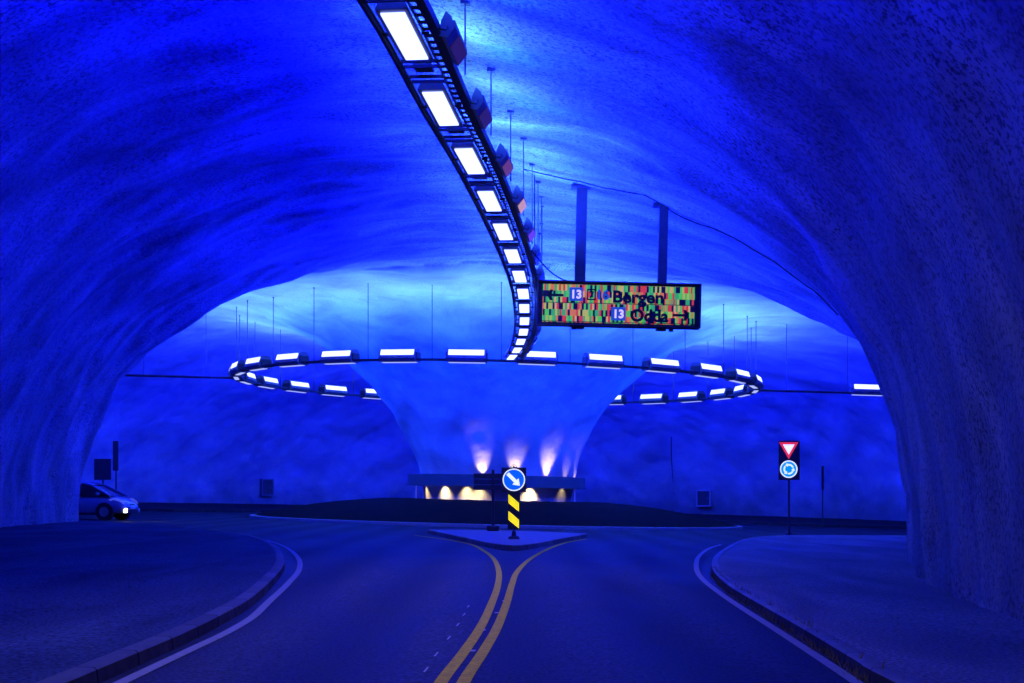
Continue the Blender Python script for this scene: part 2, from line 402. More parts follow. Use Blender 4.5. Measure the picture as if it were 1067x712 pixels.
KL = spline([(-2.6, -12), (-2.6, 0), (-2.62, 9), (-2.63, 11.5), (-2.7, 13.5), (-2.82, 15.5), (-3.2, 19.2), (-3.72, 23.3), (-4.7, 28.8), (-5.76, 33.4), (-7.0, 37.4), (-8.5, 40.7), (-10.4, 43.5), (-13, 46.8), (-16, 50.2), (-20, 53.8), (-27, 57.2), (-48, 58.5)])
KR = spline([(2.52, -12), (2.5, 0), (2.5, 9), (2.55, 10.6), (2.64, 12.3), (2.74, 14.4), (2.84, 16.7), (3.0, 19.8), (3.34, 23.6), (3.84, 27.4), (4.5, 31.4), (5.65, 37.2), (6.9, 43), (8.4, 48.3), (10.4, 51.9), (13.5, 54.4), (18, 57.2), (25, 59.2), (48, 60)])
def kerb_and_walk(K, side, far):
    """side -1: pavement to the left of the line (west), +1 to the right"""
    s = side
    mb = MB(); mb.sweep(K, [(0, -.02), (s*.012, .092)]); st(mb.build('kerb_face', M['kerb_shade']))
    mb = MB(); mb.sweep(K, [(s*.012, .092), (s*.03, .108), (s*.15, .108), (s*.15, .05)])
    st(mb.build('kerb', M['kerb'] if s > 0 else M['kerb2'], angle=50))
    mb = MB(); inner = []
    n = len(K)
    for i, p in enumerate(K):
        t = (K[min(i+1, n-1)]-K[max(i-1, 0)]).normalized(); inner.append((p.x+t.y*s*.15, p.y-t.x*s*.15))
    # strips out to the rock, following the kerb
    rows = []
    for x, y in inner:
        tx, ty = far(x, y)
        rows.append([mb.bm.verts.new((x+(tx-x)*f, y+(ty-y)*f,   .102+.05*f+G(x+(tx-x)*f))) for f in (0, .25, .5, .75, 1)])
    for A, B in zip(rows, rows[1:]):
        for k in range(4): mb.bm.faces.new((A[k], B[k], B[k+1], A[k+1]))
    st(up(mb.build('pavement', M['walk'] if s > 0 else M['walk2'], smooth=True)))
    mb = MB(); mb.sweep(K, [(0-s*.16, .004), (-s*.002, .004)]); st(up(mb.build('gutter', M['gutter'])))
def far_left(x, y):
    if y < 40: return (np.interp(y, YS, LW)-1.5, y)
    a = min(1, (y-40)/12); return (-15-20*a-2, 40+a*8)
def far_right(x, y):
    if y < 36: return (np.interp(y, YS, RW)+1.5, y)
    a = min(1, (y-36)/16); return (11+a*30, 36+a*16)
kerb_and_walk(KL, -1, far_left); kerb_and_walk(KR, 1, far_right)

def stripe(name, pts, w, m, z=.006, label=None):
    mb = MB(); mb.sweep(spline(pts, .3), [(-w/2, z), (w/2, z)]); o = st(up(mb.build(name, m)), label)
    return o
stripe('yellow_line', [(-.7, -5), (-.58, 5), (-.49, 9.0), (-.39, 11.2), (-.3, 13.5), (-.24, 16.4), (-.2, 19.8), (-.22, 23.7), (-.35, 28.1), (-.62, 32.2), (-1.08, 36.7), (-1.9, 40.3), (-3.0, 43.6)], .092, M['yellow'], label='left of the two yellow centre lines, curving round the splitter island')
stripe('yellow_line', [(-.5, -5), (-.4, 5), (-.34, 9.0), (-.23, 11.4), (-.14, 13.6), (-.06, 16.8), (0, 20.3), (.09, 23.8), (.35, 28.5), (.84, 34.2), (1.5, 39.8), (2.3, 44)], .092, M['yellow'], label='right of the two yellow centre lines, curving round the splitter island')
stripe('white_line', [(-2.46, -5), (-2.48, 5), (-2.5, 9.2), (-2.5, 11.2), (-2.5, 12.4), (-2.56, 14), (-2.74, 16), (-3.03, 19.2), (-3.44, 23), (-4.1, 27.2), (-5.1, 32), (-6.2, 36), (-7.7, 40)], .09, M['white2'], label='white edge line beside the left pavement')
stripe('white_line', [(2.3, -5), (2.3, 5), (2.36, 9), (2.42, 10), (2.5, 11.7), (2.6, 14), (2.72, 17), (2.86, 19.8), (3.07, 23), (3.46, 26.7), (4.2, 32), (5.2, 37.6), (6.1, 41.5)], .095, M['white'], label='white edge line beside the right pavement')
# worn remains of an older dashed line
for i, (x, y) in enumerate([(-.62, 10.0), (-.6, 11.0), (-.56, 12.3), (-.53, 13.6), (-.51, 14.8), (-.5, 15.9)]):
    mb = MB(); mb.poly([(x-.006, y), (x+.008, y), (x+.02, y+.3), (x+.006, y+.3)], .005); st(up(mb.build('paint_mark', M['white'])))
for i, (x, y) in enumerate([(-.32, 11.4), (-.27, 13.2), (-.17, 15.2), (-.1, 17)]):
    mb = MB(); mb.poly([(x-.02, y), (x+.02, y), (x+.03, y+.12), (x-.01, y+.12)], .005); st(up(mb.build('paint_mark', M['white'])))

# grit and dry grass caught along the right kerb
rs = random.Random(4); mb = MB()
for p in KR:
    if 8 < p.y < 24:
        for k in range(16):
            x = p.x+rs.gauss(.0, .03)-.01; y = p.y+rs.uniform(-.2, .2); h = rs.uniform(.02, .1); a = rs.uniform(0, 6.28); w = .006
            z = G(x)+(.13 if x > p.x+.02 else .005)
            v = [mb.bm.verts.new(c) for c in ((x-w*math.cos(a), y-w*math.sin(a), z), (x+w*math.cos(a), y+w*math.sin(a), z), (x+rs.gauss(0, .03), y+rs.gauss(0, .03), z+h))]
            mb.bm.faces.new(v)
o = mb.build('dry_grass', M['debris']); props(o, label='dry grass and grit along the right kerb', kind='stuff')

# splitter island
isl = [(-2.75, 46.2), (-2.2, 43.2), (-1.25, 38.2), (-.62, 34.8), (-.2, 33.3), (.0, 33.05), (.2, 33.3), (.6, 34.9), (1.25, 38.8), (2.05, 43.4), (2.45, 46.0), (1.2, 47.2), (-.1, 47.6), (-1.5, 47.3)]
mb = MB(); mb.sweep(isl, [(0, -.02), (-.015, .11), (-.03, .125), (-.15, .13), (-.15, .05)] if False else [(0, -.02), (.015, .115), (.03, .13), (.15, .13)], closed=True)
ar = sum(isl[i-1][0]*isl[i][1]-isl[i][0]*isl[i-1][1] for i in range(len(isl)))
if ar > 0:  # ccw: inside is to the left
    mb.bm.clear(); mb.sweep(isl, [(0, -.02), (-.015, .115), (-.03, .13), (-.15, .13)], closed=True)
st(mb.build('splitter_island_kerb', M['kerb']))
cxi, cyi = 0, 42
mb = MB(); mb.poly([(cxi+(x-cxi)*.95, cyi+(y-cyi)*.985) for x, y in isl], .126); st(up(mb.build('splitter_island', simple('island_paving', (.16, .155, .15), .75, vary=.35, scale=3, bump=.5, bscale=20))))

# central island: pale kerb ring and a dark gravel mound
def ring(r, n=120, a0=0, a1=2*math.pi): return [(CX+r*math.sin(a0+(a1-a0)*i/n), CY-r*math.cos(a0+(a1-a0)*i/n)) for i in range(n+(0 if a1-a0 > 6.28 else 1))]
mb = MB(); mb.sweep(ring(11.7), [(0, -.02), (-.01, .12), (-.03, .135), (-.2, .135), (-.2, .05)], closed=True)
st(mb.build('roundabout_kerb', M['kerbw']))
mb = MB(); rows = []; rr = random.Random(2)
rad = [11.5, 11.2, 10.6, 9.8, 8.8, 7.6, 6.4, 5.4, 4.8, 4.2, 3.0]
hz = [.12, .2, .34, .5, .68, .85, .98, 1.05, 1.07, 1.07, 1.07]
for r_, h_ in zip(rad, hz):
    row = []
    for k in range(120):
        a = 2*math.pi*k/120; x = CX+r_*math.sin(a); y = CY-r_*math.cos(a)
        row.append(mb.bm.verts.new((x, y, h_+G(x)+(rr.uniform(-.03, .03) if 4.5 < r_ < 11.3 else 0))))
    rows.append(row)
for A, B in zip(rows, rows[1:]):
    for k in range(120): mb.bm.faces.new((A[k], A[(k+1) % 120], B[(k+1) % 120], B[k]))
st(up(mb.build('roundabout_mound', M['soil'], smooth=True)), 'dark gravel mound of the roundabout island')

# raised verge along the far wall
arc = []
for i in range(81):
    a = R(118+(242-118)*i/80); arc.append((CX+20.2*math.sin(a), CY-20.2*math.cos(a)))
arc = [(CX+44, CY+8.3), (CX+27, CY+8.6)]+arc+[(CX-27, CY+8.6), (CX-44, CY+8.3)]
mb = MB(); rows = []
for x, y in arc:
    d = Vector((x-CX, y-CY)).normalized()
    if abs(x-CX) > 26: d = Vector((0, 1))
    rows.append([mb.bm.verts.new((x+d.x*u, y+d.y*u, z+G(x+d.x*u))) for u, z in ((0, -.02), (.02, .14), (.2, .15), (3.5, .24), (7.5, .42), (9.5, .45))])
for A, B in zip(rows, rows[1:]):
    for k in range(5): mb.bm.faces.new((A[k], A[k+1], B[k+1], B[k]))
st(up(mb.build('far_verge', M['verge'])), 'dark raised verge at the foot of the far wall')

# ------------------------------------------------------------------ lamps
def area(name, loc, direction, power, col, sx, sy, spread=170, parent=None, along=None):
    l = bpy.data.lights.new(name, 'AREA'); l.shape = 'RECTANGLE'; l.size = sx; l.size_y = sy; l.energy = power; l.color = col
    l.spread = R(spread)
    o = bpy.data.objects.new(name, l); COL.objects.link(o)
    d = Vector(direction).normalized(); zc = -d
    xa = Vector(along if along else (1, 0, 0)); xa = (xa-zc*xa.dot(zc)).normalized(); ya = zc.cross(xa)
    m = Matrix((xa, ya, zc)).transposed().to_4x4(); m.translation = loc
    o.matrix_world = m
    return o
BLUE_UP = (.002, .045, 1.0)
BLUE_SIDE = (.0, .003, 1.0)
BLUE_RING = (.09, .29, 1.0)
WHITE_DN = (1.0, .8, 1.0)
RING_DN = (.0, .01, 1.0)

ORD = ['first', 'second', 'third', 'fourth', 'fifth', 'sixth', 'seventh', 'eighth', 'ninth', 'tenth', 'eleventh', 'twelfth', 'thirteenth', 'fourteenth', 'fifteenth', 'sixteenth', 'seventeenth', 'eighteenth', 'nineteenth']
RAILY = np.array([-8, -1, 1.9, 4.85, 7.8, 10.75, 13.7, 16.65, 19.9, 22.9, 26, 28.9, 31.7, 34.7, 37.6, 40.4, 43.2, 46.2, 49, 51.8, 54.2, 56.0])
RAILX = np.array([-5.2, -3.75, -3.2, -2.72, -2.3, -1.93, -1.58, -1.25, -.97, -.66, -.39, -.17, .02, .19, .30, .35, .38, .37, .30, .19, .03, -.12])
RZ = 6.62      # underside of the lighting rail above the road
def railx(y): return float(np.interp(y, RAILY, RAILX))
def rail_pt(y, off=0):
    x0, x1 = railx(y-.4), railx(y+.4); t = Vector((x1-x0, .8)).normalized(); r = Vector((t.y, -t.x))
    x = railx(y)
    return Vector((x+r.x*off, y+r.y*off)), t

def panel_proto():
    t = empty('light_panel', (0, 0, 0))
    mb = MB(); mb.prism([(-.19, .0), (.19, .0), (.15, .1), (-.15, .1)], 1.84, lambda u, v, w: Vector((u, w-.92, v)))
    mb.build('housing', M['housing'], t)
    mb = MB(); mb.box((0, 0, -.012), (.275, 1.66, .02)); mb.build('diffuser', M['panel'], t)
    for s in (-1, 1):
        mb = MB(); mb.box((s*.235, 0, .03), (.09, .05, .03)); mb.build('bracket', M['dark'], t)
    return t
def flood_proto(lens):
    """floodlight leaning outwards beside the rail; local +X points away from the rail"""
    t = empty('floodlight', (0, 0, 0))
    mb = MB(); mb.prism([(0, .02), (.07, -.02), (.2, .14), (.2, .22), (.05, .2)], 1.16, lambda u, v, w: Vector((u, w-.58, v)))
    mb.build('housing', M['floodbody'], t)
    mb = MB(); mb.prism([(.08, -.022), (.212, .14), (.2, .147), (.07, -.014)], .74, lambda u, v, w: Vector((u, w-.2, v)))
    mb.build('lens', lens, t)
    mb = MB(); mb.prism([(-.02, .0), (.1, -.03), (.2, .10), (.16, .26), (.08, .34), (.01, .2)], .02, lambda u, v, w: Vector((u, w-.61, v)))
    mb.build('end_plate', M['floodbody'], t)
    mb = MB(); mb.path([(.1, -.61, .12), (.12, -.69, .07), (.1, -.75, .02), (.03, -.77, .03), (-.03, -.75, .07)], .012, 6)
    mb.build('cable', M['black'], t)
    return t
def copy_tree(o, parent=None):
    c = o.copy(); COL.objects.link(c); c.parent = parent
    for ch in list(o.children): copy_tree(ch, c)
    return c
lens_dark = simple('reddish_glint_flood_lens', (.10, .07, .08), .4, vary=.2, emis=(.9, .3, .3), es=.02)  # weak emission here and below stands in for orange light caught by lenses
lens_red = simple('red_glint_flood_lens', (.2, .1, .07), .4, vary=.2, emis=(1, .28, .2), es=.11)
lens_pale = simple('amber_glint_flood_lens', (.3, .2, .1), .4, vary=.2, emis=(1, .55, .25), es=.5)
lens_blue = simple('unlit_blue_flood_lens', (.2, .2, .25), .3, vary=.2)
P0 = panel_proto(); protos = {}
LIGHT_Y = [-6.9, -3.95, -1.0, 1.95, 4.9, 7.85, 10.8, 13.72, 16.67, 19.75, 22.8, 25.85, 28.8, 31.7, 34.6, 37.5, 40.4, 43.3, 46.2, 49.1, 51.95, 54.6]
used = False
for i, y in enumerate(LIGHT_Y):
    c, t = rail_pt(y); ang = math.atan2(-t.x, t.y)
    o = P0 if not used else copy_tree(P0); used = True
    o.location = (c.x, c.y, RZ+G(c.x)); o.rotation_euler = (0, 0, ang)
    vis = i-8
    if vis < 0: lab = 'white light panel of the overhead rail, behind the camera'
    elif vis == 0: lab = 'largest and nearest white light panel of the curving overhead rail, top of the picture'
    elif vis == len(LIGHT_Y)-9: lab = 'farthest and smallest white light panel of the overhead rail, where it meets the ring'
    else: lab = ORD[vis]+' white light panel of the curving overhead rail, counted from the nearest'
    props(o, label=lab, cat='light panel', group='white light panels along the overhead rail')
    area('downlight', (c.x, c.y, RZ+G(c.x)-.035), (0, 0, -1), (10 if y > 6 else 4), WHITE_DN if y < 27 else (.15, .15, 1), 1.7, .3, 80, along=(t.x, t.y, 0))
    area('uplight', (c.x, c.y, RZ+G(c.x)+.3), (.35, 0, 1), (50 if y < 15 else 48 if y < 19 else 90 if y < 24 else 150), (.07, .26, 1), 1.2, .3, 178, along=(t.x, t.y, 0))
    # floodlight to the right of the rail
    c2, t2 = rail_pt(y+.55, .42)
    kind = {9: lens_dark, 10: lens_dark, 11: lens_red, 12: lens_pale, 13: lens_red}.get(i+1, lens_blue)
    if kind.name not in protos: protos[kind.name] = o = flood_proto(kind)
    else: o = copy_tree(protos[kind.name])
    o.location = (c2.x, c2.y, RZ+G(c2.x)); o.rotation_euler = (0, 0, ang); o.scale = (.85, .95, .85)
    if vis < 0: lab = 'grey floodlight beside the overhead rail, behind the camera'
    elif vis == 0: lab = 'floodlight on the right of the overhead rail, at the very top'
    else: lab = {1: 'blue grey floodlight with a dull reddish lens, second from the top', 2: 'floodlight with a dull reddish lens, third from the top of the rail', 3: 'floodlight with a red orange lens, fourth from the top of the rail', 4: 'floodlight with a pale amber lens, fifth from the top of the rail'}.get(vis, ORD[vis]+' floodlight hung right of the overhead rail, counted from the nearest')
    props(o, label=lab, cat='floodlight', group='floodlights beside the overhead rail')
    area('uplight', (c2.x+.1, c2.y, RZ+G(c2.x)+.5), (1.1, 0, .85), 760, (0, .003, 1), .9, .3, 150, along=(t.x, t.y, 0))
    c3, _ = rail_pt(y, -.3)
    area('uplight', (c3.x, c3.y, RZ+G(c3.x)+.35), (-1.1, 0, 1.1), 430, (0, .001, 1), .9, .2, 160, along=(t.x, t.y, 0))

# the rail itself
rl = empty('lighting_rail', (railx(16), 16, RZ+G(railx(16))), label='long curving cable ladder carrying light panels under the tunnel vault', cat='lighting rail')
inv = Matrix.Translation(rl.location).inverted()
def rail_strip(name, off, w, h, z0, m, y0=-8, y1=55.6):
    mb = MB(); ys = np.arange(y0, y1, .7); rows = []
    for y in ys:
        c, t = rail_pt(y); r = Vector((t.y, -t.x))
        rows.append([mb.bm.verts.new(inv@Vector((c.x+r.x*(off+a), c.y+r.y*(off+a), RZ+z0+b+G(c.x)))) for a, b in ((-w/2, 0), (w/2, 0), (w/2, h), (-w/2, h))])
    for A, B in zip(rows, rows[1:]):
        for k in range(4): mb.bm.faces.new((A[k], A[(k+1) % 4], B[(k+1) % 4], B[k]))
    mb.bm.faces.new(rows[0]); mb.bm.faces.new(rows[-1][::-1])
    return mb.build(name, m, rl)
rail_strip('side_rail', -.29, .04, .1, 0, M['dark'])
rail_strip('side_rail', .385, .07, .11, .0, M['dark'])
rail_strip('conduit', -.245, .03, .03, .03, M['steel'])
rail_strip('conduit', .31, .035, .035, .05, M['black'])
# perforated tray: slotted strip between two lips
perf, nt_, b_p, N_, L_k = mat('slotted_steel')
tc_ = N_('ShaderNodeTexCoord'); sp_ = N_('ShaderNodeSeparateXYZ'); L_k(tc_.outputs['Object'], sp_.inputs[0])
f1 = N_('ShaderNodeMath'); f1.operation = 'MULTIPLY'; f1.inputs[1].default_value = 4.2; L_k(sp_.outputs[1], f1.inputs[0])
f2 = N_('ShaderNodeMath'); f2.operation = 'FRACT'; L_k(f1.outputs[0], f2.inputs[0])
f3 = N_('ShaderNodeMath'); f3.operation = 'GREATER_THAN'; f3.inputs[1].default_value = .38; L_k(f2.outputs[0], f3.inputs[0])
f4 = N_('ShaderNodeMath'); f4.operation = 'SUBTRACT'; f4.inputs[0].default_value = 1; L_k(f3.outputs[0], f4.inputs[1]); L_k(f4.outputs[0], b_p.inputs['Alpha'])
b_p.inputs['Base Color'].default_value = (.05, .05, .055, 1)
rail_strip('tray_lip', .215, .02, .05, .03, M['steel']); rail_strip('tray_lip', .345, .015, .05, .03, M['steel'])
rail_strip('perforated_tray', .28, .11, .012, .03, perf)
for i in range(len(LIGHT_Y)-1):
    ya, yb = LIGHT_Y[i], LIGHT_Y[i+1]
    for f in (.36, .43, .57, .64):
        y = ya+(yb-ya)*f; c, t = rail_pt(y); rot = Matrix.Rotation(math.atan2(-t.x, t.y), 3, 'Z'); r = Vector((t.y, -t.x))
        mb = MB(); mb.box(inv@Vector((c.x+r.x*-.03, c.y+r.y*-.03, RZ+.05+G(c.x))), (.50, .035, .04), rot); mb.build('rung', M['dark'], rl)
    # junction box between lights
    y = (ya+yb)/2; c, t = rail_pt(y, -.02); rot = Matrix.Rotation(math.atan2(-t.x, t.y), 3, 'Z')
    mb = MB(); mb.box(inv@Vector((c.x, c.y, RZ+.115+G(c.x))), (.24, .3, .07), rot, .01); mb.build('junction_box', M['housing'], rl)
    y = ya+(yb-ya)*.55; c, t = rail_pt(y, .50); zt = ceil_z(c.x, c.y)
    hr = MB().tube(inv@Vector((c.x, c.y, RZ+.05+G(c.x))), inv@Vector((c.x, c.y, zt+.1)), .013, 6).build('hanger_rod', M['steel'], rl)
    MB().box(inv@Vector((c.x, c.y, zt-.03)), (.12, .12, .06)).build('ceiling_plate', M['dark'], hr)

# ring of lights around the pillar
RR = 12.3; RING_Z = 6.5
rg = empty('ring_rail', (CX, CY, RING_Z+G(CX)), label='large round rail hung above the roundabout, carrying a circle of lights', cat='lighting rail')
ring_tilt = Matrix.Rotation(math.atan(-SLOPE), 3, 'Y')
def ringp(a, r=RR, dz=0): return Vector((CX+r*math.sin(a), CY-r*math.cos(a), RING_Z+dz+G(CX+r*math.sin(a))))
o0 = Vector((CX, CY, RING_Z+G(CX)))
def ring_strip(name, r, w, h, z0, m):
    mb = MB(); rows = []
    for k in range(168):
        a = 2*math.pi*k/168
        rows.append([mb.bm.verts.new(ringp(a, r+u, z0+v)-o0) for u, v in ((-w/2, 0), (w/2, 0), (w/2, h), (-w/2, h))])
    for i in range(168):
        A, B = rows[i], rows[(i+1) % 168]
        for k in range(4): mb.bm.faces.new((A[k], A[(k+1) % 4], B[(k+1) % 4], B[k]))
    mb.build(name, m, rg)
ring_strip('side_rail', RR-.16, .04, .07, .08, M['dark']); ring_strip('side_rail', RR+.16, .04, .07, .08, M['dark'])
ring_strip('cable_tray', RR+.05, .12, .05, .08, M['dark'])
NR = 28
for k in range(NR):
    a = R(1.5+360/NR*(k+.5)-6.43); zt = ceil_z(ringp(a).x, ringp(a).y)
    p = ringp(a)
    hr = MB().tube(p+Vector((0, 0, .1))-o0, Vector((p.x, p.y, zt+.15))-o0, .016, 6).build('hanger_rod', M['dark'], rg)
    MB().box(Vector((p.x, p.y, zt-.02))-o0, (.06, .06, .05)).build('ceiling_plate', M['dark'], hr)
    for q in (-.35, .35):
        aa = a+R(q*4)
        mb = MB(); mb.box(ringp(aa, RR, .11)-o0, (.04, .32, .04), Matrix.Rotation(aa, 3, 'Z')); mb.build('rung', M['dark'], rg)

def ring_lamp_proto():
    """double fixture: flood glass on both long sides above, white downlight glass beneath; local X along the rail"""
    t = empty('ring_light', (0, 0, 0))
    fr = lambda u, v, w: Vector((w, u, v))
    mb = MB(); mb.prism([(-.27, .02), (.27, .02), (.34, .16), (.30, .28), (.22, .50), (.12, .56), (-.12, .56), (-.22, .50), (-.30, .28), (-.34, .16)], 1.56, lambda u, v, w: Vector((w-.78, u, v)))
    mb.build('housing', M['housing'], t)
    for s in (-1, 1):
        mb = MB(); mb.prism([(s*.315, .285), (s*.24, .50), (s*.225, .495), (s*.30, .28)], 1.42, lambda u, v, w: Vector((w-.71, u, v)))
        mb.build('flood_glass', M['flood'], t)
    mb = MB(); mb.box((0, 0, .003), (1.46, .2, .02), None, .006); mb.build('diffuser', M['panel2'], t)
    for s in (-1, 1):
        mb = MB(); mb.box((s*.80, 0, .25), (.04, .46, .3), None, .01); mb.build('end_cap', M['dark'], t)
    return t
L0 = ring_lamp_proto(); first = True
seq = []
for k in range(NR):
    a = R(8.0+360/NR*k); a = (a+math.pi) % (2*math.pi)-math.pi; seq.append(a)
near = sorted([a for a in seq if abs(a) <= R(80)]); farl = sorted([a for a in seq if a < -R(80)], reverse=True); farr = sorted([a for a in seq if a > R(80)])
def ring_label(a):
    if a in near: return ORD[near.index(a)]+' ring light from the left on the near arc of the ring'
    if a in farl:
        i = farl.index(a); return (ORD[i]+' ring light going behind from the left end of the ring, on its far arc') if i < 6 else 'ring light of the far arc, hidden behind the flaring pillar'
    i = farr.index(a); return (ORD[i]+' ring light going behind from the right end of the ring, on its far arc') if i < 6 else 'ring light of the far arc, hidden behind the flaring pillar'
for a in seq:
    p = ringp(a); o = L0 if first else copy_tree(L0); first = False
    o.matrix_world = Matrix.Translation(p) @ Matrix.Rotation(a, 4, 'Z')
    o.rotation_euler = (0, math.atan(-SLOPE)*math.cos(a), a)
    props(o, label=ring_label(a), cat='ring light', group='lights around the ring above the roundabout')
    tx = (math.cos(a), math.sin(a), 0); rd = Vector((math.sin(a), -math.cos(a), 0))
    area('ring_downlight', p+Vector((0, 0, -.05)), (0, 0, -1), 18, RING_DN, 1.4, .4, 160, along=tx)
    area('ring_uplight', p+Vector((0, 0, .62)), (0, 0, 1), 205, BLUE_RING, 1.4, .25, 178, along=tx)
    area('ring_sidelight', p+rd*.36+Vector((0, 0, .42)), rd+Vector((0, 0, .45)), 720, BLUE_SIDE, 1.4, .22, 150, along=tx)
    area('ring_sidelight', p-rd*.36+Vector((0, 0, .42)), -rd+Vector((0, 0, .35)), 330, (0, .03, 1), 1.4, .22, 150, along=tx)

# straight rails leading into the two side tunnels
def side_rail(s, dy, label, lights):
    x0 = CX+s*12.6; y0 = CY-.8; L_ = 30
    t = empty('lighting_rail', (x0, y0, RING_Z+G(x0)), label=label, cat='lighting rail')
    e = Vector((s*L_, dy, G(s*L_)))
    for off in (-.25, .25):
        mb = MB(); mb.tube((0, off, .1), e+Vector((0, off, .1)), .035, 6); mb.build('side_rail', M['dark'], t)
    mb = MB(); mb.tube((0, 0, .09), e+Vector((0, 0, .09)), .04, 6); mb.build('cable', M['black'], t)
    for d in np.arange(1.2, L_, 2.95):
        p = e*(d/L_); w = t.location+p; zt = ceil_z(w.x, w.y)
        hr = MB().tube(p+Vector((0, 0, .1)), (p.x, p.y, zt+.15-t.location.z), .016, 6).build('hanger_rod', M['dark'], t)
        MB().box((p.x, p.y, zt-t.location.z-.02), (.06, .06, .05)).build('ceiling_plate', M['dark'], hr)
    for d, lab in lights:
        p = t.location+e*(d/L_); o = copy_tree(L0); o.matrix_world = Matrix.Translation(p); o.rotation_euler = (0, math.atan(-SLOPE), math.atan2(dy*s, L_))
        props(o, label=lab, cat='ring light', group='lights on the rails into the side tunnels')
        area('ring_downlight', p+Vector((0, 0, -.05)), (0, 0, -1), 42, RING_DN, 1.4, .4, 160)
        area('ring_uplight', p+Vector((0, 0, .62)), (0, 0, 1), 150, BLUE_UP, 1.4, .25, 178)
side_rail(1, 2.0, 'straight rail running from the ring into the right side tunnel', [(5.1, 'lone ring light on the straight rail at the right, beside the tunnel mouth')]+[(d, 'light on the side tunnel rail, hidden behind the right tunnel wall') for d in (12, 19, 26)])
side_rail(-1, -.2, 'straight rail running from the ring into the left side tunnel', [(d, 'light on the side tunnel rail, hidden behind the left tunnel wall') for d in (11.5, 18.5, 25.5)])

# ------------------------------------------------------------------ canopy round the pillar and its warm lamps
CZ = G(CX)
cn = empty('pillar_canopy', (CX, CY, 1.05+CZ), label='dark curved canopy band round the foot of the pillar, warm light beneath', cat='canopy')
def ringmesh(name, prof, m, parent, z0=0, a0=0, a1=2*math.pi, n=96):
    mb = MB(); rows = []
    full = a1-a0 > 6.28
    for k in range(n if full else n+1):
        a = a0+(a1-a0)*k/n
        rows.append([mb.bm.verts.new((r*math.sin(a), -r*math.cos(a), z-z0+SLOPE*r*math.sin(a))) for r, z in prof])
    for i in range(n):
        A, B = rows[i], rows[(i+1) % len(rows)]
        for k in range(len(prof)): mb.bm.faces.new((A[k], A[(k+1) % len(prof)], B[(k+1) % len(prof)], B[k]))
    return mb.build(name, m, parent, angle=40)
canm = simple('canopy_sheet', (.10, .105, .12), .5, .1, vary=.25, scale=2)
ringmesh('fascia', [(4.06, 1.72), (4.24, 1.72), (4.26, 2.22), (4.06, 2.24)], canm, cn, 1.05)
ringmesh('drip_edge', [(4.245, 1.70), (4.30, 1.70), (4.30, 1.78), (4.265, 1.78)], canm, cn, 1.05)
postm = simple('pale_post', (.7, .68, .64), .5, vary=.1)
for d in (-66, 63, -118, 118, 180):
    a = R(d); mb = MB(); x, y = 4.12*math.sin(a), -4.12*math.cos(a)
    mb.tube((x, y, -.05+G(x)), (x, y, .68+G(x)), .035, 8); mb.build('post', postm, cn)
for d in (-90, -30, 0, 30, 90, 150, -150):
    a = R(d); mb = MB(); mb.box((3.9*math.sin(a), -3.9*math.cos(a), 1.05+G(3.9*math.sin(a))), (.04, .5, .05), Matrix.Rotation(a, 3, 'Z')); mb.build('wall_arm', M['dark'], cn)
WARM = (1.0, .74, .30)
lampm = glow('warm_lamp_glass', (1.0, .7, .4), 6)
up_az = [(-9, 1.0), (13, .7), (37, 1.1), (56, .3), (70, .25), (-150, .8), (150, .8)]
dn_az = [(-67, .5), (-40, .9), (-21, .8), (-12, .6), (25, 1.5), (56, .3), (150, .8), (-150, .8)]
def warm_lamp(d, power, upw, lab):
    a = R(d); r = 4.0; x, y = CX+r*math.sin(a), CY-r*math.cos(a); z = (1.8 if upw else 1.95)+G(x)
    t = empty('spot_lamp', (x, y, z), a, label=lab, cat='spot lamp', group='small warm lamps behind the pillar canopy')
    s = 1 if upw else -1
    MB().tube((0, 0, -.07*s), (0, 0, .05*s), .035, 10).build('housing', M['dark'], t)
    MB().tube((0, 0, .05*s), (0, 0, .058*s), .028, 10).build('glass', lampm, t)
    l = bpy.data.lights.new('warm_spot', 'SPOT'); l.energy = power*(270 if upw else 360); l.color = WARM; l.shadow_soft_size = 0.06 if upw else .04
    l.spot_size = R(48 if upw else 78); l.spot_blend = 1
    o = bpy.data.objects.new('warm_spot', l); COL.objects.link(o)
    dirv = Vector((-math.sin(a)*(.05 if upw else .45), math.cos(a)*(.05 if upw else .45), s)).normalized()
    o.rotation_euler = dirv.to_track_quat('-Z', 'Y').to_euler(); o.location = (x, y, z+.07*s)
for i, (d, p) in enumerate(up_az): warm_lamp(d, p, True, 'small lamp washing the pillar upwards from behind the canopy, '+ORD[i]+' of that row')
for i, (d, p) in enumerate(dn_az): warm_lamp(d, p, False, 'small lamp glowing under the canopy band, '+ORD[i]+' of that row')

# ------------------------------------------------------------------ message sign
def text_mesh(name, s, size, loc, m, parent, depth=.004, align='LEFT', fit=None, caph=None):
    cu = bpy.data.curves.new(name, 'FONT'); cu.body = s; cu.size = size; cu.extrude = depth; cu.align_x = align; cu.resolution_u = 3; cu.offset = .011*size/.3
    tmp = bpy.data.objects.new('tmp', cu); COL.objects.link(tmp)
    dg = bpy.context.evaluated_depsgraph_get(); me = bpy.data.meshes.new_from_object(tmp.evaluated_get(dg))
    bpy.data.objects.remove(tmp)
    xs_ = [v.co.x for v in me.vertices]; ys_ = [v.co.y for v in me.vertices]
    kx_ = fit/(max(xs_)-min(xs_)) if fit else 1
    if fit: me.transform(Matrix.Translation((-min(xs_), 0, 0)))
    me.transform(Matrix.Translation(loc) @ Matrix.Rotation(R(90), 4, 'X') @ Matrix.Diagonal((kx_, 1, 1, 1)))
    me.materials.clear(); o = link(name, me, parent, m); return o
VY = 32.0; VX = (559+729)/2; VXc = (644-533)/1482*VY; VW = 3.68; VH = 1.0; VZ = 5.14
